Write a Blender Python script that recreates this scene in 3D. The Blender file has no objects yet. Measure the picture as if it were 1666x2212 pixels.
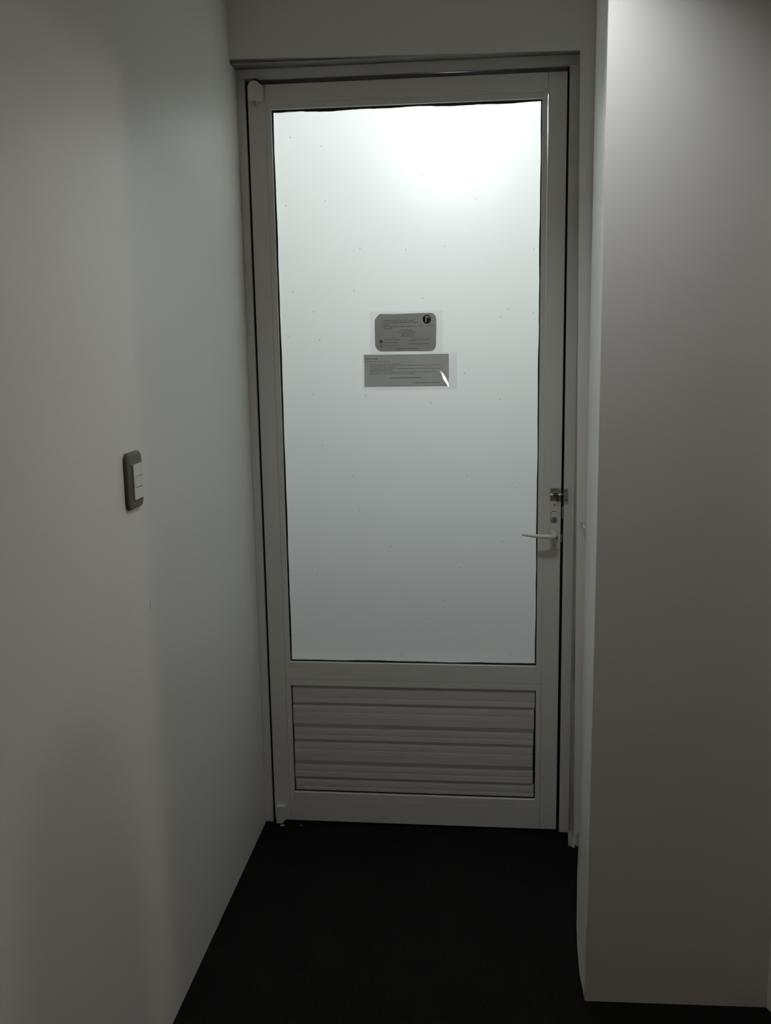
import bpy, bmesh, math, random
from mathutils import Vector, Matrix

S = bpy.context.scene
COL = S.collection
random.seed(7)

# ------------------------------------------------------------------ camera
cd = bpy.data.cameras.new('camera')
cam = bpy.data.objects.new('camera', cd)
COL.objects.link(cam)
cd.sensor_fit = 'VERTICAL'
cd.sensor_height = 36.0
cd.lens = 2112.6 / 2212 * 36.0
cd.clip_start = 0.02
_yaw, _pit, _rol = -0.1078, -0.1753, -0.0164
_d = Vector((math.sin(_yaw) * math.cos(_pit), math.cos(_yaw) * math.cos(_pit), math.sin(_pit)))
_r = Vector((math.cos(_yaw), -math.sin(_yaw), 0))
_u = _r.cross(_d)
_c, _s = math.cos(_rol), math.sin(_rol)
R_, U_ = _c * _r + _s * _u, -_s * _r + _c * _u
M = Matrix((R_, U_, -_d)).transposed().to_4x4()
M.translation = Vector((0.2179, -2.6332, 1.3990))
cam.matrix_world = M
S.camera = cam

# ------------------------------------------------------------------ world, exposure, lamp powers
w = bpy.data.worlds.new('world')
S.world = w
w.use_nodes = True
w.node_tree.nodes['Background'].inputs[0].default_value = (0, 0, 0, 1)
S.view_settings.view_transform = 'Standard'
S.view_settings.look = 'None'
S.view_settings.exposure = 0.0
S.view_settings.gamma = 1.0
S.view_settings.use_curve_mapping = False
S.cycles.use_denoising = True
S.cycles.max_bounces = 14
S.cycles.diffuse_bounces = 6
S.cycles.glossy_bounces = 4
S.cycles.transmission_bounces = 8
S.cycles.sample_clamp_indirect = 4.0

# emitted radiance of the four lamps (colour, strength)
CORRIDOR_LAMP = ((0.95, 1.0, 1.03), 110.0)
BEHIND_LAMP = ((1.0, 0.97, 0.955), 395.0)
SIDE_LAMP = ((1.0, 0.88, 0.75), 205.0)
REAR_LAMP = ((1.0, 0.46, 0.26), 34.0)
CORRIDOR_POS = (0.31, -0.94, 2.28)
BEHIND_POS = (0.095, 0.80, 2.11)
SIDE_POS = (2.5, -0.79, 2.16)
REAR_POS = (0.25, -3.75, 2.28)


# ------------------------------------------------------------------ materials
def mat(name, base, rough=0.5, metal=0.0, spec=0.5, noise=0.0, nscale=8.0, bump=0.0, bscale=60.0,
        bdist=0.002, stretch=(1, 1, 1), coat=0.0):
    m = bpy.data.materials.new(name)
    m.use_nodes = True
    nt = m.node_tree
    b = nt.nodes['Principled BSDF']
    b.inputs['Base Color'].default_value = (*base, 1)
    b.inputs['Roughness'].default_value = rough
    b.inputs['Metallic'].default_value = metal
    b.inputs['Specular IOR Level'].default_value = spec
    b.inputs['Coat Weight'].default_value = coat
    tc = nt.nodes.new('ShaderNodeTexCoord')
    mp = nt.nodes.new('ShaderNodeMapping')
    mp.inputs['Scale'].default_value = stretch
    nt.links.new(tc.outputs['Object'], mp.inputs['Vector'])
    if noise > 0:
        n = nt.nodes.new('ShaderNodeTexNoise')
        n.inputs['Scale'].default_value = nscale
        n.inputs['Detail'].default_value = 5
        nt.links.new(mp.outputs[0], n.inputs['Vector'])
        cr = nt.nodes.new('ShaderNodeValToRGB')
        cr.color_ramp.elements[0].position = 0.3
        cr.color_ramp.elements[1].position = 0.7
        cr.color_ramp.elements[0].color = tuple(c * (1 - noise) for c in base) + (1,)
        cr.color_ramp.elements[1].color = tuple(min(1, c * (1 + noise)) for c in base) + (1,)
        nt.links.new(n.outputs['Fac'], cr.inputs[0])
        nt.links.new(cr.outputs[0], b.inputs['Base Color'])
    if bump > 0:
        n2 = nt.nodes.new('ShaderNodeTexNoise')
        n2.inputs['Scale'].default_value = bscale
        n2.inputs['Detail'].default_value = 4
        nt.links.new(mp.outputs[0], n2.inputs['Vector'])
        bp = nt.nodes.new('ShaderNodeBump')
        bp.inputs['Strength'].default_value = bump
        bp.inputs['Distance'].default_value = bdist
        nt.links.new(n2.outputs['Fac'], bp.inputs['Height'])
        nt.links.new(bp.outputs[0], b.inputs['Normal'])
    return m


def emitter(name, col, strength):
    m = bpy.data.materials.new(name)
    m.use_nodes = True
    nt = m.node_tree
    nt.nodes.remove(nt.nodes['Principled BSDF'])
    e = nt.nodes.new('ShaderNodeEmission')
    e.inputs[0].default_value = (*col, 1)
    e.inputs[1].default_value = strength
    nt.links.new(e.outputs[0], nt.nodes['Material Output'].inputs[0])
    return m


WALL = mat('white_gloss_paint', (0.72, 0.70, 0.66), rough=0.45, spec=0.5, noise=0.02, nscale=2.0,
           bump=0.25, bscale=9.0, bdist=0.004, stretch=(1, 1, 0.35))
BACKROOM = mat('grey_paint', (0.38, 0.39, 0.38), rough=0.6, noise=0.05)
CEIL = mat('ceiling_paint', (0.74, 0.73, 0.70), rough=0.8, noise=0.02)
ALU = mat('white_lacquered_aluminium', (0.69, 0.675, 0.63), rough=0.33, noise=0.015, nscale=5, bump=0.04, bscale=120, bdist=0.001)
SLAT = mat('white_louvre_slat', (0.60, 0.58, 0.55), rough=0.4, noise=0.02, nscale=6)
HANDLE = mat('cream_enamel', (0.66, 0.65, 0.58), rough=0.25, noise=0.02, nscale=30)
BRASS = mat('aged_brass_plate', (0.36, 0.33, 0.22), rough=0.35, metal=0.85, noise=0.25, nscale=60)
STEEL = mat('worn_steel', (0.42, 0.42, 0.40), rough=0.3, metal=0.9, noise=0.1, nscale=60)
DARKST = mat('dark_steel', (0.05, 0.05, 0.045), rough=0.35, metal=0.8, noise=0.1, nscale=60)
RUBBER = mat('black_rubber', (0.012, 0.012, 0.016), rough=0.5, noise=0.1, nscale=40)
CARPET = mat('black_carpet', (0.0075, 0.0070, 0.0062), rough=0.95, spec=0.1, noise=0.5, nscale=160, bump=0.8, bscale=350, bdist=0.004)
PLATE = mat('bronze_plastic', (0.085, 0.074, 0.050), rough=0.45, spec=0.35, noise=0.06, nscale=30)
MODULE = mat('white_plastic', (0.62, 0.61, 0.57), rough=0.35, noise=0.01)
INK = mat('black_ink', (0.02, 0.02, 0.02), rough=0.6, noise=0.1)
INKGREY = mat('grey_ink', (0.12, 0.12, 0.12), rough=0.6, noise=0.1)
INKBROWN = mat('dark_brown_ink', (0.045, 0.036, 0.033), rough=0.6, noise=0.1)
INKBLUE = mat('dark_blue_ink', (0.02, 0.028, 0.04), rough=0.6, noise=0.1)
CRUMB = mat('plaster_crumb', (0.35, 0.34, 0.33), rough=0.9, noise=0.1, nscale=200)
FIXTURE = mat('grey_fixture', (0.3, 0.3, 0.3), rough=0.4, noise=0.01)


def glass_material():
    m = bpy.data.materials.new('frosted_glass')
    m.use_nodes = True
    nt = m.node_tree
    nt.nodes.remove(nt.nodes['Principled BSDF'])
    tc = nt.nodes.new('ShaderNodeTexCoord')
    # little dirt specks scattered on the pane
    vo = nt.nodes.new('ShaderNodeTexVoronoi')
    vo.voronoi_dimensions = '2D'
    vo.inputs['Scale'].default_value = 10.0
    vo.inputs['Randomness'].default_value = 1.0
    sx = nt.nodes.new('ShaderNodeSeparateXYZ')
    nt.links.new(tc.outputs['Object'], sx.inputs[0])
    zz = nt.nodes.new('ShaderNodeMath')
    zz.operation = 'MULTIPLY'
    zz.inputs[1].default_value = 0.62
    nt.links.new(sx.outputs['Z'], zz.inputs[0])
    cx = nt.nodes.new('ShaderNodeCombineXYZ')
    nt.links.new(sx.outputs['X'], cx.inputs['X'])
    nt.links.new(zz.outputs[0], cx.inputs['Y'])
    nt.links.new(cx.outputs[0], vo.inputs['Vector'])
    lt = nt.nodes.new('ShaderNodeMath')
    lt.operation = 'LESS_THAN'
    lt.inputs[1].default_value = 0.011
    nt.links.new(vo.outputs['Distance'], lt.inputs[0])
    sp = nt.nodes.new('ShaderNodeSeparateColor')
    nt.links.new(vo.outputs['Color'], sp.inputs[0])
    gt = nt.nodes.new('ShaderNodeMath')
    gt.operation = 'GREATER_THAN'
    gt.inputs[1].default_value = 0.30
    nt.links.new(sp.outputs[0], gt.inputs[0])
    mu = nt.nodes.new('ShaderNodeMath')
    mu.operation = 'MULTIPLY'
    nt.links.new(lt.outputs[0], mu.inputs[0])
    nt.links.new(gt.outputs[0], mu.inputs[1])
    mixc = nt.nodes.new('ShaderNodeMix')
    mixc.data_type = 'RGBA'
    nt.links.new(mu.outputs[0], mixc.inputs['Factor'])
    mixc.inputs['A'].default_value = (0.90, 0.95, 0.945, 1)
    mixc.inputs['B'].default_value = (0.42, 0.43, 0.42, 1)
    tr = nt.nodes.new('ShaderNodeBsdfTranslucent')
    nt.links.new(mixc.outputs['Result'], tr.inputs[0])
    rf = nt.nodes.new('ShaderNodeBsdfRefraction')
    rf.inputs['IOR'].default_value = 1.45
    rf.inputs['Roughness'].default_value = 0.50
    nt.links.new(mixc.outputs['Result'], rf.inputs[0])
    df = nt.nodes.new('ShaderNodeBsdfDiffuse')
    df.inputs[0].default_value = (0.7, 0.72, 0.71, 1)
    m1 = nt.nodes.new('ShaderNodeMixShader')
    m1.inputs[0].default_value = 0.60
    nt.links.new(tr.outputs[0], m1.inputs[1])
    nt.links.new(rf.outputs[0], m1.inputs[2])
    m2 = nt.nodes.new('ShaderNodeMixShader')
    m2.inputs[0].default_value = 0.12
    nt.links.new(m1.outputs[0], m2.inputs[1])
    nt.links.new(df.outputs[0], m2.inputs[2])
    nt.links.new(m2.outputs[0], nt.nodes['Material Output'].inputs[0])
    return m


def paper_material(name, col, trans):
    m = bpy.data.materials.new(name)
    m.use_nodes = True
    nt = m.node_tree
    nt.nodes.remove(nt.nodes['Principled BSDF'])
    tc = nt.nodes.new('ShaderNodeTexCoord')
    n = nt.nodes.new('ShaderNodeTexNoise')
    n.inputs['Scale'].default_value = 14
    nt.links.new(tc.outputs['Object'], n.inputs['Vector'])
    cr = nt.nodes.new('ShaderNodeValToRGB')
    cr.color_ramp.elements[0].color = tuple(c * 0.96 for c in col) + (1,)
    cr.color_ramp.elements[1].color = tuple(c * 1.03 for c in col) + (1,)
    nt.links.new(n.outputs['Fac'], cr.inputs[0])
    d = nt.nodes.new('ShaderNodeBsdfDiffuse')
    t = nt.nodes.new('ShaderNodeBsdfTranslucent')
    nt.links.new(cr.outputs[0], d.inputs[0])
    nt.links.new(cr.outputs[0], t.inputs[0])
    mx = nt.nodes.new('ShaderNodeMixShader')
    mx.inputs[0].default_value = trans
    nt.links.new(d.outputs[0], mx.inputs[1])
    nt.links.new(t.outputs[0], mx.inputs[2])
    nt.links.new(mx.outputs[0], nt.nodes['Material Output'].inputs[0])
    return m


def film_material(name='clear_laminate_film', wavy=0.25):
    m = bpy.data.materials.new(name)
    m.use_nodes = True
    nt = m.node_tree
    nt.nodes.remove(nt.nodes['Principled BSDF'])
    t = nt.nodes.new('ShaderNodeBsdfTransparent')
    t.inputs[0].default_value = (0.97, 0.97, 0.97, 1)
    g = nt.nodes.new('ShaderNodeBsdfGlossy')
    g.inputs['Roughness'].default_value = 0.12
    fr = nt.nodes.new('ShaderNodeFresnel')
    fr.inputs[0].default_value = 1.45
    tc = nt.nodes.new('ShaderNodeTexCoord')
    n = nt.nodes.new('ShaderNodeTexNoise')
    n.inputs['Scale'].default_value = 25
    nt.links.new(tc.outputs['Object'], n.inputs['Vector'])
    bp = nt.nodes.new('ShaderNodeBump')
    bp.inputs['Strength'].default_value = wavy
    bp.inputs['Distance'].default_value = 0.002
    nt.links.new(n.outputs['Fac'], bp.inputs['Height'])
    nt.links.new(bp.outputs[0], g.inputs['Normal'])
    mx = nt.nodes.new('ShaderNodeMixShader')
    nt.links.new(fr.outputs[0], mx.inputs[0])
    nt.links.new(t.outputs[0], mx.inputs[1])
    nt.links.new(g.outputs[0], mx.inputs[2])
    nt.links.new(mx.outputs[0], nt.nodes['Material Output'].inputs[0])
    return m


GLASS = glass_material()
PAPER1 = paper_material('grey_card', (0.86, 0.845, 0.82), 0.72)
PAPER2 = paper_material('grey_sheet', (0.86, 0.86, 0.83), 0.68)
FILM = film_material()
FILM2 = film_material('curled_film', 0.02)


# ------------------------------------------------------------------ helpers
def link(name, bm, material, parent=None, smooth=False, loc=None):
    bmesh.ops.recalc_face_normals(bm, faces=bm.faces)
    me = bpy.data.meshes.new(name)
    bm.to_mesh(me)
    bm.free()
    me.materials.append(material)
    if smooth:
        for p in me.polygons:
            p.use_smooth = True
    o = bpy.data.objects.new(name, me)
    COL.objects.link(o)
    if parent:
        o.parent = parent
        o.matrix_parent_inverse = Matrix.Translation(-world_loc(parent))
    return o


def world_loc(o):
    p = Vector(o.location)
    q = o
    while q.parent:
        p = q.matrix_parent_inverse @ p
        q = q.parent
        p = Vector(q.location) + p
    return p


def add_box(bm, x0, x1, y0, y1, z0, z1, bevel=0.0, seg=2):
    r = bmesh.ops.create_cube(bm, size=1.0)
    vs = r['verts']
    for v in vs:
        v.co = Vector((x0 + (v.co.x + 0.5) * (x1 - x0), y0 + (v.co.y + 0.5) * (y1 - y0), z0 + (v.co.z + 0.5) * (z1 - z0)))
    if bevel > 0:
        es = list({e for v in vs for e in v.link_edges})
        bmesh.ops.bevel(bm, geom=es, offset=bevel, segments=seg, affect='EDGES', profile=0.5)


def box(name, x0, x1, y0, y1, z0, z1, material, parent=None, bevel=0.0, seg=2):
    bm = bmesh.new()
    add_box(bm, x0, x1, y0, y1, z0, z1, bevel, seg)
    return link(name, bm, material, parent)


def add_cyl(bm, p0, p1, r0, r1=None, n=20, caps=True):
    r1 = r0 if r1 is None else r1
    p0, p1 = Vector(p0), Vector(p1)
    d = (p1 - p0).normalized()
    a = d.orthogonal().normalized()
    b = d.cross(a)
    A = [bm.verts.new(p0 + (a * math.cos(2 * math.pi * i / n) + b * math.sin(2 * math.pi * i / n)) * r0) for i in range(n)]
    B = [bm.verts.new(p1 + (a * math.cos(2 * math.pi * i / n) + b * math.sin(2 * math.pi * i / n)) * r1) for i in range(n)]
    for i in range(n):
        bm.faces.new((A[i], A[(i + 1) % n], B[(i + 1) % n], B[i]))
    if caps:
        bm.faces.new(A)
        bm.faces.new(B)


def add_tube(bm, pts, rad, n=12):
    """pts: list of Vector, rad: list of radii; a capped tube through them"""
    pts = [Vector(p) for p in pts]
    rings = []
    a = None
    for i, p in enumerate(pts):
        d = (pts[min(i + 1, len(pts) - 1)] - pts[max(i - 1, 0)]).normalized()
        if a is None:
            a = d.orthogonal().normalized()
        a = (a - d * a.dot(d)).normalized()
        b = d.cross(a)
        rings.append([bm.verts.new(p + (a * math.cos(2 * math.pi * k / n) + b * math.sin(2 * math.pi * k / n)) * rad[i]) for k in range(n)])
    for A, B in zip(rings, rings[1:]):
        for k in range(n):
            bm.faces.new((A[k], A[(k + 1) % n], B[(k + 1) % n], B[k]))
    bm.faces.new(rings[0])
    bm.faces.new(rings[-1])


def add_prism(bm, poly, axis, a0, a1):
    """poly: 2-D outline; axis 'y' -> (x,z), 'x' -> (y,z), 'z' -> (x,y); extruded a0..a1"""
    def P(q, a):
        return {'y': (q[0], a, q[1]), 'x': (a, q[0], q[1]), 'z': (q[0], q[1], a)}[axis]
    A = [bm.verts.new(P(q, a0)) for q in poly]
    B = [bm.verts.new(P(q, a1)) for q in poly]
    n = len(poly)
    for i in range(n):
        bm.faces.new((A[i], A[(i + 1) % n], B[(i + 1) % n], B[i]))
    bm.faces.new(A)
    bm.faces.new(B)


def prism(name, poly, axis, a0, a1, material, parent=None, bevel=0.0, smooth=False):
    bm = bmesh.new()
    add_prism(bm, poly, axis, a0, a1)
    if bevel:
        bmesh.ops.bevel(bm, geom=list(bm.edges), offset=bevel, segments=2, affect='EDGES')
    return link(name, bm, material, parent, smooth)


def rounded(x0, x1, z0, z1, r, n=6):
    out = []
    for cx, cz, a0 in ((x1 - r, z1 - r, 0), (x0 + r, z1 - r, 90), (x0 + r, z0 + r, 180), (x1 - r, z0 + r, 270)):
        for i in range(n + 1):
            a = math.radians(a0 + 90 * i / n)
            out.append((cx + r * math.cos(a), cz + r * math.sin(a)))
    return out


def empty(name, loc=(0, 0, 0), kind=None, label=None, cat=None, group=None):
    o = bpy.data.objects.new(name, None)
    COL.objects.link(o)
    o.location = loc
    o.empty_display_size = 0.05
    tag(o, kind, label, cat, group)
    return o


def tag(o, kind=None, label=None, cat=None, group=None):
    if kind:
        o['kind'] = kind
    if label:
        o['label'] = label
    if cat:
        o['category'] = cat
    if group:
        o['group'] = group
    return o


def structure(o):
    o['kind'] = 'structure'
    return o


XL = -0.437          # left wall face
YW = -0.07           # face of the wall around the door
ZC = 2.28            # ceiling
ZL = 2.089           # underside of the lintel
XR = 0.4435          # right side of the door opening

# ------------------------------------------------------------------ floor and ceiling
bm = bmesh.new()
add_box(bm, -1.6, 3.5, -4.4, 3.1, -0.12, 0.0)
structure(link('floor', bm, CARPET))
bm = bmesh.new()
add_box(bm, -1.6, 3.5, -4.4, 3.1, ZC, ZC + 0.1)
structure(link('ceiling', bm, CEIL))
structure(box('ceiling_back_room', -1.4, 1.5, 0.081, 2.9, ZC - 0.012, ZC - 0.001, BACKROOM))

# ------------------------------------------------------------------ walls
WALL_L = WALL.copy()
WALL_L.name = 'white_gloss_paint_scuffed'
nt = WALL_L.node_tree
tcn = nt.nodes.new('ShaderNodeTexCoord')
sub = nt.nodes.new('ShaderNodeVectorMath')
sub.operation = 'SUBTRACT'
sub.inputs[1].default_value = (XL, -0.8535, 0.8963)
nt.links.new(tcn.outputs['Object'], sub.inputs[0])
scl = nt.nodes.new('ShaderNodeVectorMath')
scl.operation = 'MULTIPLY'
scl.inputs[1].default_value = (0, 1 / 0.0055, 1 / 0.012)
nt.links.new(sub.outputs[0], scl.inputs[0])
ln = nt.nodes.new('ShaderNodeVectorMath')
ln.operation = 'LENGTH'
nt.links.new(scl.outputs[0], ln.inputs[0])
rmp = nt.nodes.new('ShaderNodeMapRange')
rmp.inputs['From Min'].default_value = 0.3
rmp.inputs['From Max'].default_value = 1.0
rmp.inputs['To Min'].default_value = 0.55
rmp.inputs['To Max'].default_value = 0.0
nt.links.new(ln.outputs['Value'], rmp.inputs['Value'])
mxs = nt.nodes.new('ShaderNodeMix')
mxs.data_type = 'RGBA'
mxs.inputs['B'].default_value = (0.25, 0.24, 0.22, 1)
bsdf = nt.nodes['Principled BSDF']
src = bsdf.inputs['Base Color'].links[0].from_socket
nt.links.new(src, mxs.inputs['A'])
nt.links.new(rmp.outputs[0], mxs.inputs['Factor'])
nt.links.new(mxs.outputs['Result'], bsdf.inputs['Base Color'])
structure(box('wall_left', XL - 0.12, XL, -4.3, 0.0, 0, ZC, WALL_L))

# wall around the door: lintel and right strip, with softly rounded plaster edges round the opening
bm = bmesh.new()
add_prism(bm, [(XL - 0.12, ZL), (XR, ZL), (XR, 0.016), (0.62, 0.0), (0.62, ZC), (XL - 0.12, ZC)], 'y', YW, 0.08)
es = []
for e in bm.edges:
    a, b = e.verts
    if abs(a.co.y - YW) < 1e-5 and abs(b.co.y - YW) < 1e-5:
        if (abs(a.co.z - ZL) < 1e-5 and abs(b.co.z - ZL) < 1e-5) or (abs(a.co.x - XR) < 1e-5 and abs(b.co.x - XR) < 1e-5):
            es.append(e)
bmesh.ops.bevel(bm, geom=es, offset=0.010, segments=5, affect='EDGES')
DARK_PLASTER = mat('dark_plaster', (0.20, 0.195, 0.178), rough=0.8, noise=0.22, nscale=9)  # darker plaster tone for the lintel underside
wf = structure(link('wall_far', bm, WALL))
PLASTER = mat('grey_plaster', (0.42, 0.41, 0.37), rough=0.8, noise=0.25, nscale=9)  # mid grey for the right reveal and the crumbled foot
wf.data.materials.append(DARK_PLASTER)
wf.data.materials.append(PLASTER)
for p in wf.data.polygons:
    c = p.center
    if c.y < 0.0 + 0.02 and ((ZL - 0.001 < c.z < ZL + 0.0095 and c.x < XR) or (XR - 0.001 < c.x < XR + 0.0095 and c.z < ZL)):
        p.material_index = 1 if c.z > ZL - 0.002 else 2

# crumbled plaster at the foot of the right strip
bm = bmesh.new()
n, mrow = 22, 7
G = []
for i in range(n + 1):
    u = i / n
    x = 0.4375 + (0.4675 - 0.4375) * u
    out = 0.004 + 0.012 * math.sin(math.pi * min(1.0, 0.15 + 0.75 * u)) ** 2
    row = []
    for j in range(mrow + 1):
        v = j / mrow
        k = math.sin(math.pi * 0.5 * v) ** 1.5
        z = 0.034 * (1 - v) * (1 + 0.25 * math.sin(u * 9)) + 0.001
        w_ = 0.0022 * math.sin(u * 13 + v * 5) + 0.0016 * math.sin(u * 29 - v * 11) + 0.0006 * random.uniform(-1, 1)
        row.append(bm.verts.new((x, YW + 0.001 - out * k + (w_ * k if j else 0), z)))
    G.append(row)
for i in range(n):
    for j in range(mrow):
        bm.faces.new((G[i][j], G[i + 1][j], G[i + 1][j + 1], G[i][j + 1]))
structure(link('trim_2', bm, PLASTER, None, True))

# projecting wall block on the right: splayed side face, flat front, short return to the side opening
up = [(0.470, -0.07), (0.4605, -0.25), (0.4490, -0.455), (0.4415, -0.56), (0.4340, -0.65), (0.4262, -0.727)]
dn = [(0.4665, -0.07), (0.4470, -0.25), (0.4285, -0.455), (0.4205, -0.56), (0.4175, -0.64), (0.4210, -0.727)]
rest = [(0.80, -0.716), (0.806, -0.735), (0.812, -0.82), (0.92, -0.82), (0.92, -0.065), (0.48, -0.065)]
levels = [0.0, 0.02, 0.05, 0.09, 0.14, 0.2, 0.3, 0.45, 0.7, 1.0, 1.3, 1.6, 1.9, 2.2, ZC]
bm = bmesh.new()
rings = []
for z in levels:
    t = min(1, z / 0.9)
    t = 1 - (1 - t) ** 1.5
    ring = []
    for i, ((a, b), (c, d)) in enumerate(zip(dn, up)):
        jx = random.uniform(-0.0016, 0.0016) if z < 0.4 and i > 0 else 0
        ring.append(bm.verts.new((a + (c - a) * t + jx, b + (d - b) * t, z)))
    for (a, b) in rest:
        ring.append(bm.verts.new((a, b, z)))
    rings.append(ring)
for A, B in zip(rings, rings[1:]):
    k = len(A)
    for i in range(k):
        bm.faces.new((A[i], A[(i + 1) % k], B[(i + 1) % k], B[i]))
bm.faces.new(rings[0])
bm.faces.new(rings[-1])
wr = structure(link('wall_right', bm, WALL))
SIDE_BRIGHT = mat('white_paint_brightened', (0.90, 0.91, 0.89), rough=0.42, spec=0.8, noise=0.05, nscale=5, bump=0.3, bscale=7, bdist=0.003, stretch=(1, 1, 0.2))
wr.data.materials.append(SIDE_BRIGHT)
for p in wr.data.polygons:                # side face painted brighter: the light falling on it is in the colour
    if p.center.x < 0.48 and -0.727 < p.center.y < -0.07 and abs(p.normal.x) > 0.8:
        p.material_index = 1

# right wall nearer the camera, with an open doorway to a side room
bm = bmesh.new()
add_box(bm, 0.81, 0.92, -4.3, -1.75, 0, ZC)
add_box(bm, 0.81, 0.92, -1.75, -0.82, 2.01, ZC)
structure(link('wall_right_near', bm, WALL))
structure(box('wall_rear', XL - 0.12, 0.92, -4.4, -4.3, 0, ZC, WALL))

# side room (source of the warm side light)
bm = bmesh.new()
add_box(bm, 3.2, 3.3, -3.2, 0.0, 0, ZC)
structure(link('wall_side_room_right', bm, WALL))
structure(box('wall_side_room_far', 0.92, 3.2, -0.06, 0.04, 0, ZC, WALL))
structure(box('wall_side_room_near', 0.92, 3.2, -3.3, -3.2, 0, ZC, WALL))

# room behind the door
structure(box('wall_back_room_left', -1.5, -1.4, 0.08, 3.0, 0, ZC, BACKROOM))
structure(box('wall_back_room_right', 1.5, 1.6, 0.08, 3.0, 0, ZC, BACKROOM))
structure(box('wall_back_room_far', -1.5, 1.6, 2.9, 3.0, 0, ZC, BACKROOM))
structure(box('wall_back_room_near_left', -1.5, XL, 0.0, 0.08, 0, ZC, BACKROOM))
structure(box('wall_back_room_near_right', 0.62, 1.6, 0.041, 0.08, 0, ZC, BACKROOM))

# added unseen blocker in the side room, shaped to cast the arched wall shadow
prism('shadow_blocker', [(-1.056, 0), (-0.876, 0), (-0.876, 1.40), (-0.884, 1.485), (-0.913, 1.555), (-0.948, 1.592), (-0.986, 1.589), (-1.04, 1.567), (-1.056, 1.50)],
      'x', 1.27, 1.33, WALL)['kind'] = 'structure'

# ------------------------------------------------------------------ lamps
def ceiling_lamp(name, pos, r, colour, label):
    """shallow drum: a rim standing a little below its glowing disc"""
    t = empty(name, pos, None, label, 'ceiling light')
    x, y, z = pos
    bm = bmesh.new()
    n = 40
    prof = [(r + 0.014, 0.0), (r + 0.014, -0.098), (r + 0.004, -0.102), (r + 0.001, -0.098), (r + 0.001, -0.010)]
    rings = [[bm.verts.new((x + q * math.cos(2 * math.pi * k / n), y + q * math.sin(2 * math.pi * k / n), z + h)) for k in range(n)] for q, h in prof]
    for A, Bq in zip(rings, rings[1:]):
        for k in range(n):
            bm.faces.new((A[k], A[(k + 1) % n], Bq[(k + 1) % n], Bq[k]))
    link('rim', bm, FIXTURE, t)
    bm = bmesh.new()
    add_cyl(bm, (x, y, z), (x, y, z - 0.015), r, r, n)
    link('diffuser', bm, emitter(name + '_glow', *colour), t)
    return t


def globe_lamp(name, pos, r, colour, label):
    t = empty(name, (pos[0], pos[1], ZC), None, label, 'lamp')
    x, y, z = pos
    bm = bmesh.new()
    add_cyl(bm, (x, y, ZC), (x, y, z + r * 0.9), 0.03, 0.035, 20)
    link('holder', bm, FIXTURE, t)
    bm = bmesh.new()
    bmesh.ops.create_uvsphere(bm, u_segments=28, v_segments=16, radius=r, matrix=Matrix.Translation((x, y, z)))
    link('globe', bm, emitter(name + '_glow', *colour), t, True)
    return t


ceiling_lamp('corridor_ceiling_light', CORRIDOR_POS, 0.08, CORRIDOR_LAMP, 'round flat white lamp on the corridor ceiling in front of the projecting wall')
globe_lamp('side_room_lamp', SIDE_POS, 0.045, SIDE_LAMP, 'small warm globe lamp of the side room beyond the opening')
ceiling_lamp('rear_ceiling_light', REAR_POS, 0.08, REAR_LAMP, 'round flat warm lamp on the corridor ceiling behind the viewer')
globe_lamp('bright_room_lamp', BEHIND_POS, 0.07, BEHIND_LAMP, 'bright globe lamp glowing through the top of the frosted door glass')

# ------------------------------------------------------------------ door frame
fr = empty('trim_1', (0, 0.02, 0), 'structure')
LX, RX = -0.4155, 0.4145
box('frame_jamb', XL, LX, 0.0, 0.06, 0.0, 2.066, ALU, fr, 0.001)
prism('frame_jamb', [(RX + 0.003, 0.0), (XR + 0.002, 0.0), (XR + 0.002, 2.066), (RX, 2.066)], 'y', 0.0, 0.06, ALU, fr, 0.0008)
box('frame_head', XL, XR + 0.002, 0.0, 0.06, 2.0665, ZL, ALU, fr, 0.001)
box('frame_lip', LX + 0.03, RX, 0.004, 0.012, 2.0635, 2.0668, ALU, fr, 0.0008)
box('door_seal', LX, -0.400, 0.0405, 0.055, 0.0, 2.066, RUBBER, fr)  # black, so the gap's shade is in the colour
box('door_seal', 0.400, RX + 0.003, 0.0405, 0.055, 0.0, 2.066, RUBBER, fr)
box('door_seal', LX, RX, 0.030, 0.055, 2.0505, 2.066, mat('grey_seal', (0.26, 0.26, 0.265), rough=0.5, noise=0.1), fr)
# black strips put into the door gap for its deep shade
box('gap_shade', LX, LX + 0.0012, 0.008, 0.0405, 0.0, 2.066, RUBBER, fr)
prism('gap_shade', [(RX + 0.0018, 0.0), (RX + 0.003, 0.0), (RX, 2.066), (RX - 0.0012, 2.066)], 'y', 0.008, 0.0405, RUBBER, fr)
# strike plates glinting in the gap
box('strike_plate', RX - 0.0022, RX - 0.0002, 0.003, 0.022, 0.912, 0.944, STEEL, fr)
box('strike_plate', RX - 0.0040, RX - 0.0012, 0.004, 0.022, 0.846, 0.868, STEEL, fr)
# keeper of the slide bolt
bm = bmesh.new()
add_box(bm, 0.4150, 0.4262, -0.003, 0.0, 0.960, 0.9955, 0.0008)
add_prism(bm, [(0.4152, 0.9705), (0.4270, 0.9705), (0.4270, 0.9835), (0.4152, 0.9835)], 'y', -0.0135, -0.003)
kp = link('bolt_keeper', bm, STEEL, fr)
for z in (0.9905, 0.9645):
    bm = bmesh.new()
    add_cyl(bm, (0.4205, -0.0028, z), (0.4205, -0.0052, z), 0.0033, 0.0024, 14)
    link('screw', bm, STEEL, kp)
    bm = bmesh.new()
    add_cyl(bm, (0.4205, -0.0050, z), (0.4205, -0.0054, z), 0.0014, 0.0014, 10)
    link('screw_slot', bm, DARKST, kp)

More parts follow.
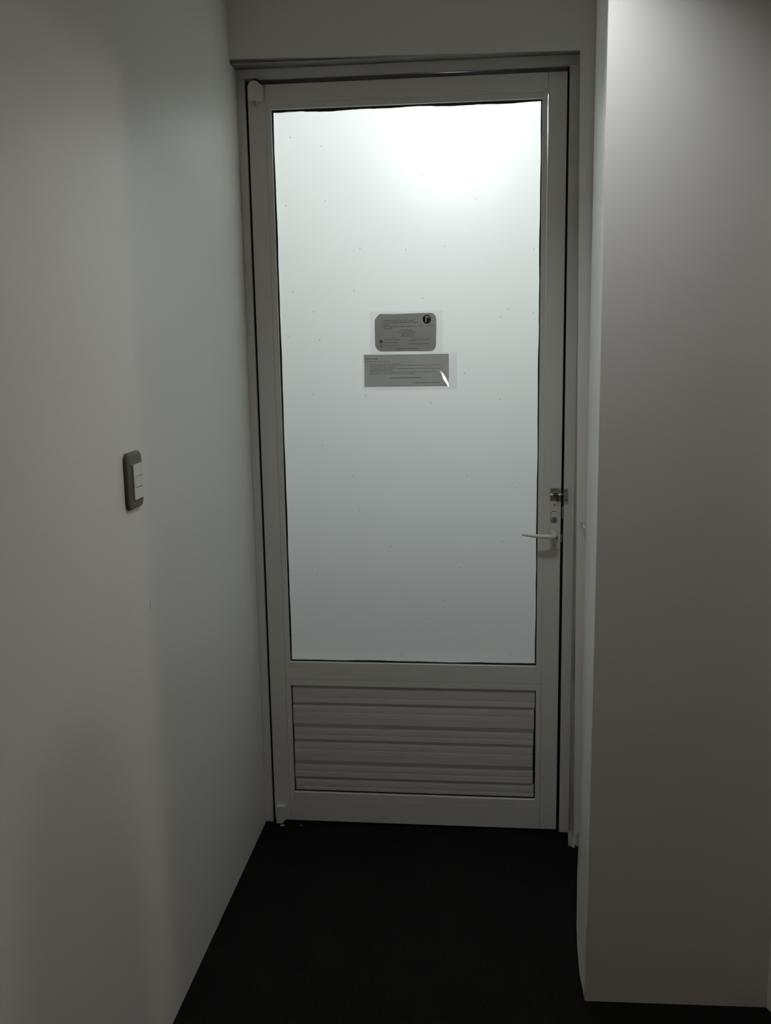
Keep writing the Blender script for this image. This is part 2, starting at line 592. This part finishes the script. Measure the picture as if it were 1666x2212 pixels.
# ------------------------------------------------------------------ door leaf
dr = empty('door_1', (0, 0.02, 0.008), 'structure')
B = 0.0005
SL, SR = -0.3635, 0.3620
GL, GR = -0.3490, 0.3480
box('stile', -0.409, SL - 0.0003, 0.0, 0.04, 0.008, 2.05, ALU, dr, B)
box('stile', SR + 0.0003, 0.409, 0.0, 0.04, 0.008, 2.05, ALU, dr, B)
box('top_rail', SL + 0.0003, SR - 0.0003, 0.0, 0.04, 2.0035, 2.05, ALU, dr, B)
box('middle_rail', SL + 0.0003, SR - 0.0003, 0.0, 0.04, 0.4435, 0.4798, ALU, dr, B)
box('bottom_rail', SL + 0.0003, SR - 0.0003, 0.0, 0.04, 0.008, 0.0745, ALU, dr, B)


def bead(x0, x1, z0, z1, inner, ch=0.0008):
    """glazing bead with a chamfer along its inner edge ('l','r','t','b' says where the pane lies)"""
    ya, yb = 0.0003, 0.011
    if inner in 'lr':
        xi, xo = (x1, x0) if inner == 'r' else (x0, x1)
        s = 1 if inner == 'r' else -1
        return prism('glazing_bead', [(xo, ya), (xi - s * ch, ya), (xi, ya + ch), (xi, yb), (xo, yb)], 'z', z0, z1, ALU, dr)
    zi, zo = (z0, z1) if inner == 'b' else (z1, z0)
    s = -1 if inner == 'b' else 1
    return prism('glazing_bead', [(ya, zo), (ya, zi - s * ch), (ya + ch, zi), (yb, zi), (yb, zo)], 'x', x0, x1, ALU, dr)


bead(SL + 0.0004, GL, 0.4802, 2.0031, 'r')
bead(GR, SR - 0.0004, 0.4802, 2.0031, 'l')
bead(GL, GR, 1.9885, 2.0031, 'b')
bead(GL, GR, 0.4802, 0.4940, 't')
bead(SL + 0.0004, GL, 0.0750, 0.4431, 'r', 0.001)
bead(GR, SR - 0.0004, 0.0750, 0.4431, 'l', 0.001)
bead(GL, GR, 0.4235, 0.4431, 'b', 0.001)
bead(GL, GR, 0.0750, 0.0965, 't', 0.001)


def gasket(axis, a0, a1, b0, wdt, wob, steps=60):
    """black glazing seal whose inner edge wavers a little"""
    bm = bmesh.new()
    O, I, Ob, Ib = [], [], [], []
    ph = random.uniform(0, 6)
    for i in range(steps + 1):
        a = a0 + (a1 - a0) * i / steps
        k = wdt * (1 + wob * (0.5 * math.sin(a * 17 + ph) + 0.35 * math.sin(a * 41 + 2 * ph) + 0.25 * random.uniform(-1, 1)))
        p, q = (b0, b0 + k)
        for lst, bb, y in ((O, p, 0.0085), (I, q, 0.0095), (Ob, p, 0.0118), (Ib, q, 0.0118)):
            lst.append(bm.verts.new((a, y, bb) if axis == 'x' else (bb, y, a)))
    for i in range(steps):
        bm.faces.new((O[i], O[i + 1], I[i + 1], I[i]))
        bm.faces.new((I[i], I[i + 1], Ib[i + 1], Ib[i]))
        bm.faces.new((O[i], O[i + 1], Ob[i + 1], Ob[i]))
        bm.faces.new((Ob[i], Ob[i + 1], Ib[i + 1], Ib[i]))
    return link('glazing_seal', bm, RUBBER, dr)


gasket('x', GL, GR, 1.9887, -0.0062, 0.35)
gasket('x', GL, GR, 0.4938, 0.0050, 0.25)
gasket('z', 0.494, 1.9885, GL, 0.0042, 0.2)
gasket('z', 0.494, 1.9885, GR, -0.0034, 0.3)
box('glass_pane', -0.3585, 0.3570, 0.0120, 0.0160, 0.484, 1.999, GLASS, dr)

# louvre: black cavity seal and six interlocking slats
bm = bmesh.new()
add_box(bm, -0.3585, 0.3570, 0.026, 0.030, 0.080, 0.438)
for x0, x1, z0, z1 in ((-0.3585, -0.349, 0.080, 0.438), (0.348, 0.357, 0.080, 0.438), (-0.349, 0.348, 0.080, 0.0965), (-0.349, 0.348, 0.4235, 0.438)):
    add_box(bm, x0, x1, 0.0115, 0.026, z0, z1)
link('louvre_seal', bm, RUBBER, dr)
SL_Z = [(0.4230, 0.3853, 0.3724, 0.3629), (0.3629, 0.3405, 0.3077, 0.2947), (0.2947, 0.2721, 0.2599, 0.2503),
        (0.2503, 0.2267, 0.1942, 0.1811), (0.1811, 0.1590, 0.1440, 0.1352), (0.1352, 0.1121, 0.1035, 0.1018)]
def tn(deg):
    return math.tan(math.radians(deg))


for i, (za, zb, zc, zd) in enumerate(SL_Z):
    y = 0.0075
    pr = [(y, za - 0.0003)]
    m_ = 10
    h = (za - zb) / m_
    for k in range(m_):                       # rounded upper part turning from up-facing to down-facing
        y -= tn(11 - 17 * (k + 0.5) / m_) * h
        pr.append((y, za - h * (k + 1)))
    y -= 0.0007
    pr.append((y, zb - 0.0004))               # small ledge, then the flat lip
    if zb - zc > 0.02:
        zm = zb + (zc - zb) * 0.42
        y -= tn(4) * (zb - zm)
        pr += [(y, zm), (y + 0.0003, zm - 0.0006)]
        y -= tn(1) * (zm - zc)
    else:
        y -= tn(4) * (zb - zc)
    pr.append((y, zc))
    y += 0.0006
    pr.append((y, zc - 0.0008))               # undercut below the lip
    pr.append((0.0078 if i < 5 else y + 0.0002, zd + 0.0003))
    back = [(0.0205, zd + 0.0003), (0.0205, za - 0.0003)]
    e0 = -0.3450 - 0.0008 * math.sin(i * 2.1)
    e1 = 0.3455 - (0.0, 0.002, 0.0035, 0.0045, 0.004, 0.001)[i]
    prism('slat', pr + back, 'x', e0, e1, SLAT, dr)

# top pivot hinge with its pin, lower pivot shoe
top_arc = [(-0.4035, 2.008), (-0.3685, 2.008), (-0.3685, 2.0460), (-0.3755, 2.0520), (-0.3810, 2.0560), (-0.3880, 2.0575), (-0.3945, 2.0560), (-0.4000, 2.0510), (-0.4035, 2.0440)]
hg = prism('pivot_hinge', top_arc, 'y', -0.020, 0.0, ALU, dr, 0.0015)
bm = bmesh.new()
add_cyl(bm, (-0.3865, -0.010, 2.009), (-0.3865, -0.010, 1.9985), 0.0046, 0.0042, 16)
link('hinge_pin', bm, STEEL, hg)
bm = bmesh.new()
arc = [(-0.4050, 2.0480), (-0.4015, 2.0550), (-0.3950, 2.0605), (-0.3880, 2.0620), (-0.3800, 2.0605), (-0.3735, 2.0560)]
add_tube(bm, [(x, -0.003, z) for x, z in arc], [0.0022] * len(arc), 8)
link('hinge_gap_shade', bm, RUBBER, hg)  # dark arc put in for the shaded gap above the hinge
prism('pivot_shoe', [(-0.4025, 0.004), (-0.3860, 0.004), (-0.3735, 0.0165), (-0.3735, 0.0540), (-0.3765, 0.0570), (-0.3995, 0.0570), (-0.4025, 0.0540)],
      'y', -0.018, 0.0, ALU, dr, 0.0015)

# handle set: long plate, oval cylinder surround, lock, screws, lever
pl = prism('handle_plate', rounded(0.3795, 0.4045, 0.8285, 0.9615, 0.003), 'y', -0.006, 0.0, HANDLE, dr, 0.0008)
bm = bmesh.new()
ov = []
for i in range(13):
    a = math.radians(180 * i / 12)
    ov.append((0.3908 + 0.0082 * math.cos(a), 0.9262 + 0.0082 * math.sin(a)))
for i in range(13):
    a = math.radians(180 + 180 * i / 12)
    ov.append((0.3908 + 0.0082 * math.cos(a), 0.9128 + 0.0082 * math.sin(a)))
add_prism(bm, ov, 'y', -0.0095, -0.006)
bmesh.ops.bevel(bm, geom=list(bm.edges), offset=0.0008, segments=2, affect='EDGES')
link('cylinder_surround', bm, HANDLE, pl)
bm = bmesh.new()
add_tube(bm, [(x, -0.0062, z) for x, z in [((q[0] - 0.3908) * 1.07 + 0.3908, (q[1] - 0.9195) * 1.04 + 0.9195) for q in ov[2:24]]], [0.00055] * 22, 6)
link('surround_groove', bm, DARKST, pl)
bm = bmesh.new()
add_cyl(bm, (0.3916, -0.009, 0.9135), (0.3916, -0.0125, 0.9135), 0.0058, 0.0054, 24)
link('lock_cylinder', bm, STEEL, pl)
bm = bmesh.new()
add_prism(bm, [(0.3904, 0.9090), (0.3928, 0.9090), (0.3922, 0.9150), (0.3910, 0.9150)], 'y', -0.0129, -0.012)
add_tube(bm, [(0.3916 + 0.0056 * math.cos(a * math.pi / 12), -0.0120, 0.9135 + 0.0056 * math.sin(a * math.pi / 12)) for a in range(0, 25)], [0.0006] * 25, 6)
link('keyhole', bm, DARKST, pl)
for x, z in ((0.3912, 0.9513), (0.3905, 0.8403)):
    bm = bmesh.new()
    add_cyl(bm, (x, -0.0058, z), (x, -0.0066, z), 0.0026, 0.0022, 12)
    link('screw', bm, BRASS, pl)
bm = bmesh.new()
add_cyl(bm, (0.3905, -0.005, 0.8715), (0.3905, -0.014, 0.8715), 0.0105, 0.0095, 24)
add_tube(bm, [(0.3905, -0.012, 0.8715), (0.3907, -0.026, 0.8712), (0.3905, -0.0315, 0.8708), (0.3880, -0.0360, 0.8702), (0.3820, -0.0380, 0.8700), (0.3650, -0.0388, 0.8706), (0.3430, -0.0390, 0.8722), (0.3200, -0.0392, 0.8745), (0.3050, -0.0394, 0.8763), (0.3036, -0.0394, 0.8765)],
         [0.0082, 0.0082, 0.0080, 0.0074, 0.0066, 0.0060, 0.0052, 0.0041, 0.0033, 0.0022], 18)
link('lever', bm, HANDLE, pl, True)
bm = bmesh.new()
add_tube(bm, [(0.3965, -0.0345, 0.8680), (0.3990, -0.0350, 0.8678)], [0.0042, 0.0038], 12)
link('lever_set_screw', bm, DARKST, pl)

# slide bolt above the handle
sb = box('slide_bolt', 0.3800, 0.4075, -0.003, 0.0, 0.9600, 0.9970, BRASS, dr, 0.0006)
bm = bmesh.new()
sec = [(-0.003, 0.9735), (-0.010, 0.9745), (-0.0135, 0.9785), (-0.010, 0.9830), (-0.003, 0.9850)]
add_prism(bm, sec, 'x', 0.3802, 0.3870)
add_prism(bm, sec, 'x', 0.4010, 0.4073)
link('bolt_guide', bm, BRASS, sb)
bm = bmesh.new()
add_prism(bm, [(-0.003, 0.9845), (-0.0095, 0.9845), (-0.0095, 0.9865), (-0.003, 0.9880)], 'x', 0.3868, 0.4012)
link('guide_rib', bm, STEEL, sb)
bm = bmesh.new()
add_cyl(bm, (0.3805, -0.0075, 0.9790), (0.4160, -0.0075, 0.9790), 0.0036, 0.0036, 16)
link('bolt_rod', bm, DARKST, sb)
bm = bmesh.new()
add_tube(bm, [(0.3985, -0.0100, 0.9780), (0.3985, -0.0150, 0.9720), (0.3985, -0.0165, 0.9670), (0.3985, -0.0168, 0.9640), (0.3985, -0.0168, 0.9625)], [0.0020, 0.0020, 0.0030, 0.0028, 0.0010], 12)
link('bolt_knob', bm, DARKST, sb, True)
for x, z in ((0.3855, 0.9915), (0.4030, 0.9915), (0.3855, 0.9650)):
    bm = bmesh.new()
    add_cyl(bm, (x, -0.0028, z), (x, -0.0050, z), 0.0030, 0.0022, 14)
    add_cyl(bm, (x, -0.0048, z), (x, -0.0053, z), 0.0011, 0.0011, 8)
    link('screw', bm, STEEL, sb)

# ------------------------------------------------------------------ notices on the glass
YG = 0.0120


def text_mesh(lines, y, parent, name, material):
    """lines: (text, x_left, x_right, z_centre, cap_height, bold) -> one flat printed mesh"""
    bm = bmesh.new()
    for (txt, xa, xb, zc, hgt, bold) in lines:
        cu = bpy.data.curves.new('line', 'FONT')
        cu.body = txt
        cu.resolution_u = 2
        ob = bpy.data.objects.new('line', cu)
        COL.objects.link(ob)
        bpy.context.view_layer.update()
        dg = bpy.context.evaluated_depsgraph_get()
        me = bpy.data.meshes.new_from_object(ob.evaluated_get(dg))
        x0 = min(v.co.x for v in me.vertices)
        x1 = max(v.co.x for v in me.vertices)
        for v in me.vertices:
            px = xa + (v.co.x - x0) / (x1 - x0) * (xb - xa)
            pz = zc + (v.co.y - 0.33) * hgt / 0.70
            v.co = Vector((px, y, pz))
        bm.from_mesh(me)
        if bold:                              # a second strike, a hair to the right
            for v in me.vertices:
                v.co.x += 0.00018
                v.co.y -= 0.00002
            bm.from_mesh(me)
        bpy.data.objects.remove(ob)
        bpy.data.curves.remove(cu)
        bpy.data.meshes.remove(me)
    return link(name, bm, material, parent)


# pixel -> pane coordinates for the two notices (linear in this small area)
def nx(px):
    return -0.0892 + (px - 808.0) * (0.0752 + 0.0892) / (941.5 - 808.0)


def nz(py, px=875):
    return 1.4642 + (py - 678) * (1.3648 - 1.4642) / (758.3 - 678)


def strip_lines(rows):
    return [(t, nx(a), nx(b), nz(c), h, bold) for (t, a, b, c, h, bold) in rows]


# upper notice: cut-corner grey card
n1 = empty('paper_notice', (0.0, YG - 0.001, 1.365), None,
           'upper notice on the door glass, small grey card with cut corners and round logo', 'notice')
poly = [(nx(808), nz(691)), (nx(809), nz(689)), (nx(818), nz(678.5)), (nx(820.5), nz(677.8)), (nx(842), nz(678.6)), (nx(880), nz(678)), (nx(908), nz(677.6)),
        (nx(932), nz(677.8)), (nx(936), nz(679.5)), (nx(940.5), nz(685)), (nx(942), nz(690)), (nx(942), nz(710)), (nx(941), nz(735)), (nx(940.8), nz(749)),
        (nx(933.5), nz(758.4)), (nx(915), nz(758.8)), (nx(880), nz(758.2)), (nx(840), nz(758)), (nx(819.5), nz(758)), (nx(812), nz(753)), (nx(808.4), nz(746)), (nx(808), nz(720))]
prism('paper', poly, 'y', YG - 0.0012, YG - 0.0007, PAPER1, n1)
prism('clear_sleeve', rounded(nx(798), nx(955), nz(764), nz(673), 0.002), 'y', YG - 0.0006, YG - 0.0002, FILM, n1)
prism('clear_cover', [(a * 1.0, b) for a, b in poly], 'y', YG - 0.0020, YG - 0.0017, FILM, n1)
H = 0.0030
rows = [("1.", 824, 826.5, 692.3, H, True), ("El desayuno se ofrece de 7 a 10 en comedor", 828, 895, 692.3, H, True),
        ("2.", 824, 826.5, 696.6, H, True), ("Por favor deposite las toallas usadas en la recepcion", 828, 903, 696.6, H, True),
        ("Recepcion,", 828, 841, 700.6, H, True),
        ("3.", 824, 826.5, 704.8, H, True), ("Para la salida debe de llamar antes de las 13", 828, 900, 704.8, H, True),
        ("Lunes a sab", 828, 847, 708.8, H, True),
        ("Redes Disponibles", 865, 891, 713, H, True), ("Euro_confort (Planta_a)", 860, 897, 717.2, H, True),
        ("WF1:  Euroconf1", 866, 892, 721.4, H, True), ("WF2:  Euroconf2", 866, 892, 725.5, H, True),
        ("Euroconfort hospedaje", 828, 863, 732.3, H * 0.8, True), ("Euroconfort.hoteles", 828, 858, 738.4, H * 0.8, True),
        ("Euro_confort@hotel", 828, 860, 745.6, H * 0.7, False),
        ("La hora de entrada y salida del", 885, 926, 732.4, H * 0.8, True), ("hospedaje", 884, 897, 735.5, H * 0.8, True),
        ("Horario vencimiento 13:00 hrs", 882, 926, 742.2, H, True),
        ("AGRADECEMOS SU PREFERENCIA", 855, 901, 752.7, H * 0.85, True)]
text_mesh(strip_lines(rows), YG - 0.0014, n1, 'printed_text', INK)
text_mesh(strip_lines([("Euro Confort", 905, 938, 704.2, 0.0034, False)]), YG - 0.0014, n1, 'printed_caption', INKGREY)


MAROON = mat('maroon_ink', (0.075, 0.058, 0.056), rough=0.6, noise=0.1)


def cut_disc(name, px, py, r, y, material, parent, hole, sx=1.0):
    """printed disc with a letter left blank in it"""
    bm = bmesh.new()
    cx, cz = nx(px), nz(py)
    loops = [[(cx + r * sx * math.cos(2 * math.pi * i / 40), cz + r * math.sin(2 * math.pi * i / 40)) for i in range(40)], [(nx(a), nz(b)) for a, b in hole]]
    es = []
    for lp in loops:
        vs = [bm.verts.new((p, y, q)) for p, q in lp]
        for i in range(len(vs)):
            es.append(bm.edges.new((vs[i], vs[(i + 1) % len(vs)])))
    bmesh.ops.triangle_fill(bm, use_beauty=True, use_dissolve=False, edges=es)
    return link(name, bm, material, parent)


stem = [(918.0, 684.2), (920.0, 683.6), (924.0, 683.8), (926.6, 685.6), (927.2, 688.2), (925.9, 689.0), (924.8, 687.4), (923.4, 686.2), (921.9, 686.8), (921.0, 689.4), (920.9, 696.6), (918.3, 696.8), (919.0, 689.0)]
cut_disc('logo_field', 921.6, 690.8, 0.0100, YG - 0.00140, MAROON, n1, stem, 0.92)
bm = bmesh.new()
cx, cz = nx(921.6), nz(690.8)
ri = [bm.verts.new((cx + 0.0100 * 0.92 * math.cos(2 * math.pi * i / 40), YG - 0.0014, cz + 0.0100 * math.sin(2 * math.pi * i / 40))) for i in range(40)]
ro = [bm.verts.new((cx + 0.0119 * 0.93 * math.cos(2 * math.pi * i / 40), YG - 0.0014, cz + 0.0119 * math.sin(2 * math.pi * i / 40))) for i in range(40)]
for i in range(40):
    bm.faces.new((ri[i], ri[(i + 1) % 40], ro[(i + 1) % 40], ro[i]))
link('logo_ring', bm, INKBROWN, n1)
ic = [(820.2, 738.9), (820.2, 735.6), (820.7, 734.6), (822.1, 734.4), (822.4, 735.4), (821.6, 735.9), (821.8, 738.9)]
cut_disc('icon_disc', 821.1, 736.6, 0.0046, YG - 0.00140, INKBLUE, n1, ic, 0.9)
ic = [(819.0, 745.0), (820.3, 744.0), (821.8, 744.4), (822.0, 745.6), (821.0, 746.6), (819.6, 746.4)]
cut_disc('icon_disc', 821.0, 746.0, 0.0030, YG - 0.00140, INKGREY, n1, ic)

# lower notice: wide grey sheet, its lower right corner curling off the glass
n2 = empty('paper_notice', (0.0, YG - 0.001, 1.272), None,
           'lower notice on the door glass, wide grey sheet with a shiny curled corner', 'notice')
prism('paper', [(nx(784), nz(833.5)), (nx(967.3), nz(833)), (nx(968.3), nz(765)), (nx(783.7), nz(765))], 'y', YG - 0.0012, YG - 0.0007, PAPER2, n2)
prism('clear_sleeve', rounded(nx(780), nx(986), nz(841), nz(762.0), 0.002), 'y', YG - 0.0006, YG - 0.0002, FILM, n2)
# thin dark sheet edges
bm = bmesh.new()
for x0, x1, z0, z1 in ((783.7, 968.3, 765, 765.6), (783.7, 968.3, 833.1, 833.6), (783.7, 784.2, 765, 833.5), (967.7, 968.3, 765, 818)):
    bm.faces.new([bm.verts.new((nx(a), YG - 0.00135, nz(b))) for a, b in ((x0, z0), (x1, z0), (x1, z1), (x0, z1))])
link('sheet_edge', bm, INKGREY, n2)
h2 = 0.0024
rows = [("ESTIMADO HUESPED", 786, 813, 773.6, 0.0028, True), ("SI NECESITA DE RECIBO / FACTURA", 786, 841, 779.2, h2, False),
        ("o", 790, 791.8, 784.6, h2, False), ("REPORTE O SOLICITE LIMPIEZA DE SU HABITACION", 795, 863, 784.6, h2, False),
        ("o", 790, 791.8, 788.2, h2, False), ("EN CASO DE ENCONTRARSE CUALQUIER OBJETO AJENO Y LA PERSONA QUE ESTE NO REGISTRADO, TENGA QUE SER", 795, 951, 788.2, h2, False),
        ("ENTREGADO AL ADMINISTRADOR EN RECEPCION", 795, 853, 791.7, h2, False),
        ("o", 790, 791.8, 795.2, h2, False), ("NO SE ADMITEN EN LA HABITACION PERSONAS", 795, 854, 795.2, h2, False), ("MENORES SIN AUTORIZACION", 856, 895, 795.2, h2, True), ("YA QUE SE PERMITEN, TIENE NECESARIO", 897, 952, 795.2, h2, False),
        ("REGISTRAR O PRESENTAR SU LLAVE", 795, 843, 798.7, h2, True),
        ("o", 790, 791.8, 802.2, h2, False), ("ANTES DE SALIR Y ENTREGAR SU HABITACION FAVOR DE VERIFICAR QUE NO HAYA OLVIDADO NADA, YA QUE EL", 795, 945, 802.2, h2, False),
        ("ESTABLECIMIENTO NO SE HACE RESPONSABLE POR OBJETOS OLVIDADOS", 795, 895, 805.7, h2, False),
        ("HOTEL EUROCONFORT AGRADECE SU PREFERENCIA", 841, 910, 814.8, 0.0029, True),
        ("DOLAR PREFERENCIAL AL TF: MOSTRADOR", 895, 948, 825.6, 0.0026, True), ("o", 890, 893, 825.4, 0.003, False)]
text_mesh(strip_lines(rows), YG - 0.0014, n2, 'printed_text', INK)

# curled glossy corner of the laminate: a flap folded towards the viewer along a slanting crease
bm = bmesh.new()
A0 = (949.0, 800.0)


def flap(px, py):
    dx, dz = nx(px) - nx(A0[0]), nz(py) - nz(A0[1])
    return (nx(px), YG - 0.0022 + min(0.0, 0.109 * dx + 0.432 * dz), nz(py))


def flat(px, py):
    return (nx(px), YG - 0.0022, nz(py))


rim = [(949, 800), (953.5, 803.5), (957.5, 808), (961, 813.5), (964.5, 820), (967.5, 827), (969, 834)]
low = [(949.5, 801.5), (952.5, 807), (955, 813), (956.5, 818), (959, 822), (963, 826.5), (967, 834.5)]
base = [(948, 801.5), (950.5, 809), (952, 816), (953, 821), (956, 827), (960, 832), (965, 837)]
R1 = [bm.verts.new(flap(*p)) for p in rim]
R2 = [bm.verts.new(flap(*p)) for p in low]
R3 = [bm.verts.new(flat(*p)) for p in base]
for i in range(len(rim) - 1):
    bm.faces.new((R1[i], R1[i + 1], R2[i + 1], R2[i]))
    bm.faces.new((R2[i], R2[i + 1], R3[i + 1], R3[i]))
link('curled_corner', bm, FILM2, n2)

# ------------------------------------------------------------------ light switch on the left wall
sw = empty('light_switch', (XL, -0.9115, 1.10), None, 'bronze light switch plate with white buttons on the left wall', 'light switch')
bm = bmesh.new()
ny, nzv = 16, 20
y0, y1, z0, z1 = -0.9505, -0.8715, 1.100, 1.2005
out = rounded(y0, y1, z0, z1, 0.012, 5)


def ring(scale, x, zarch=0.0):
    cy, cz = (y0 + y1) / 2, (z0 + z1) / 2
    vs = []
    for (a, b) in out:
        q = (a - cy) / ((y1 - y0) / 2)
        zz = b + (zarch * (1 - q * q) if b > cz else -zarch * (1 - q * q))
        vs.append(bm.verts.new((x, cy + (a - cy) * scale, cz + (zz - cz) * scale)))
    return vs


R = [ring(1.0, XL, 0.004), ring(1.0, XL + 0.0036, 0.004), ring(0.992, XL + 0.0049, 0.004), ring(0.975, XL + 0.0060, 0.004),
     ring(0.95, XL + 0.0069, 0.004), ring(0.91, XL + 0.0075, 0.004), ring(0.7, XL + 0.0082, 0.003), ring(0.4, XL + 0.0085, 0.002)]
for A, Bq in zip(R, R[1:]):
    k = len(A)
    for i in range(k):
        bm.faces.new((A[i], A[(i + 1) % k], Bq[(i + 1) % k], Bq[i]))
bm.faces.new(R[-1])
link('switch_plate', bm, PLATE, sw, True)
# white insert: blank above and below the button, joined by the strip on the near side
prism('blank_insert', [(-0.9275, 1.1155), (-0.8815, 1.1155), (-0.8815, 1.1366), (-0.9205, 1.1366), (-0.9205, 1.1584), (-0.8815, 1.1584), (-0.8815, 1.1805), (-0.9275, 1.1805)],
      'x', XL + 0.003, XL + 0.0108, MODULE, sw, 0.0005)
box('insert_edge', XL + 0.003, XL + 0.0107, -0.8838, -0.8815, 1.1367, 1.1583, MODULE, sw, 0.0004)
box('switch_button', XL + 0.003, XL + 0.0113, -0.9203, -0.8852, 1.1378, 1.1571, MODULE, sw, 0.0006)
box('button_gap', XL + 0.003, XL + 0.0095, -0.9204, -0.8839, 1.1367, 1.1583, INK, sw)

# ------------------------------------------------------------------ nail in the wall right of the handle
nl = empty('nail', (0.457, YW, 0.915), None, 'small grey nail bent out of the wall right of the door handle', 'nail')
bm = bmesh.new()
add_tube(bm, [(0.4562, YW + 0.004, 0.9180), (0.4570, YW - 0.004, 0.9165), (0.4610, YW - 0.012, 0.9100), (0.4650, YW - 0.018, 0.9035)], [0.0014, 0.0016, 0.0017, 0.0016], 8)
link('shank', bm, STEEL, nl)
bm = bmesh.new()
add_cyl(bm, (0.4648, YW - 0.0178, 0.9039), (0.4656, YW - 0.0192, 0.9026), 0.0020, 0.0020, 10)
link('head', bm, STEEL, nl)


# ------------------------------------------------------------------ plaster crumbs on the carpet
def crumb(x, y, sx, sy, sz, seed, label):
    random.seed(seed)
    bm = bmesh.new()
    bmesh.ops.create_icosphere(bm, subdivisions=2, radius=1.0)
    for v in bm.verts:
        k = random.uniform(0.75, 1.1)
        v.co = Vector((x + v.co.x * sx * k, y + v.co.y * sy * k, sz * 0.95 + v.co.z * sz * k))
    o = link('plaster_crumb', bm, CRUMB)
    return tag(o, None, label, 'debris')


crumb(-0.3840, -0.022, 0.0075, 0.0050, 0.0016, 1, 'larger white plaster crumb on the black floor below the lower door hinge')
crumb(-0.3290, -0.018, 0.0030, 0.0022, 0.0010, 2, 'tiny white plaster crumb on the black floor, right of the larger crumb')
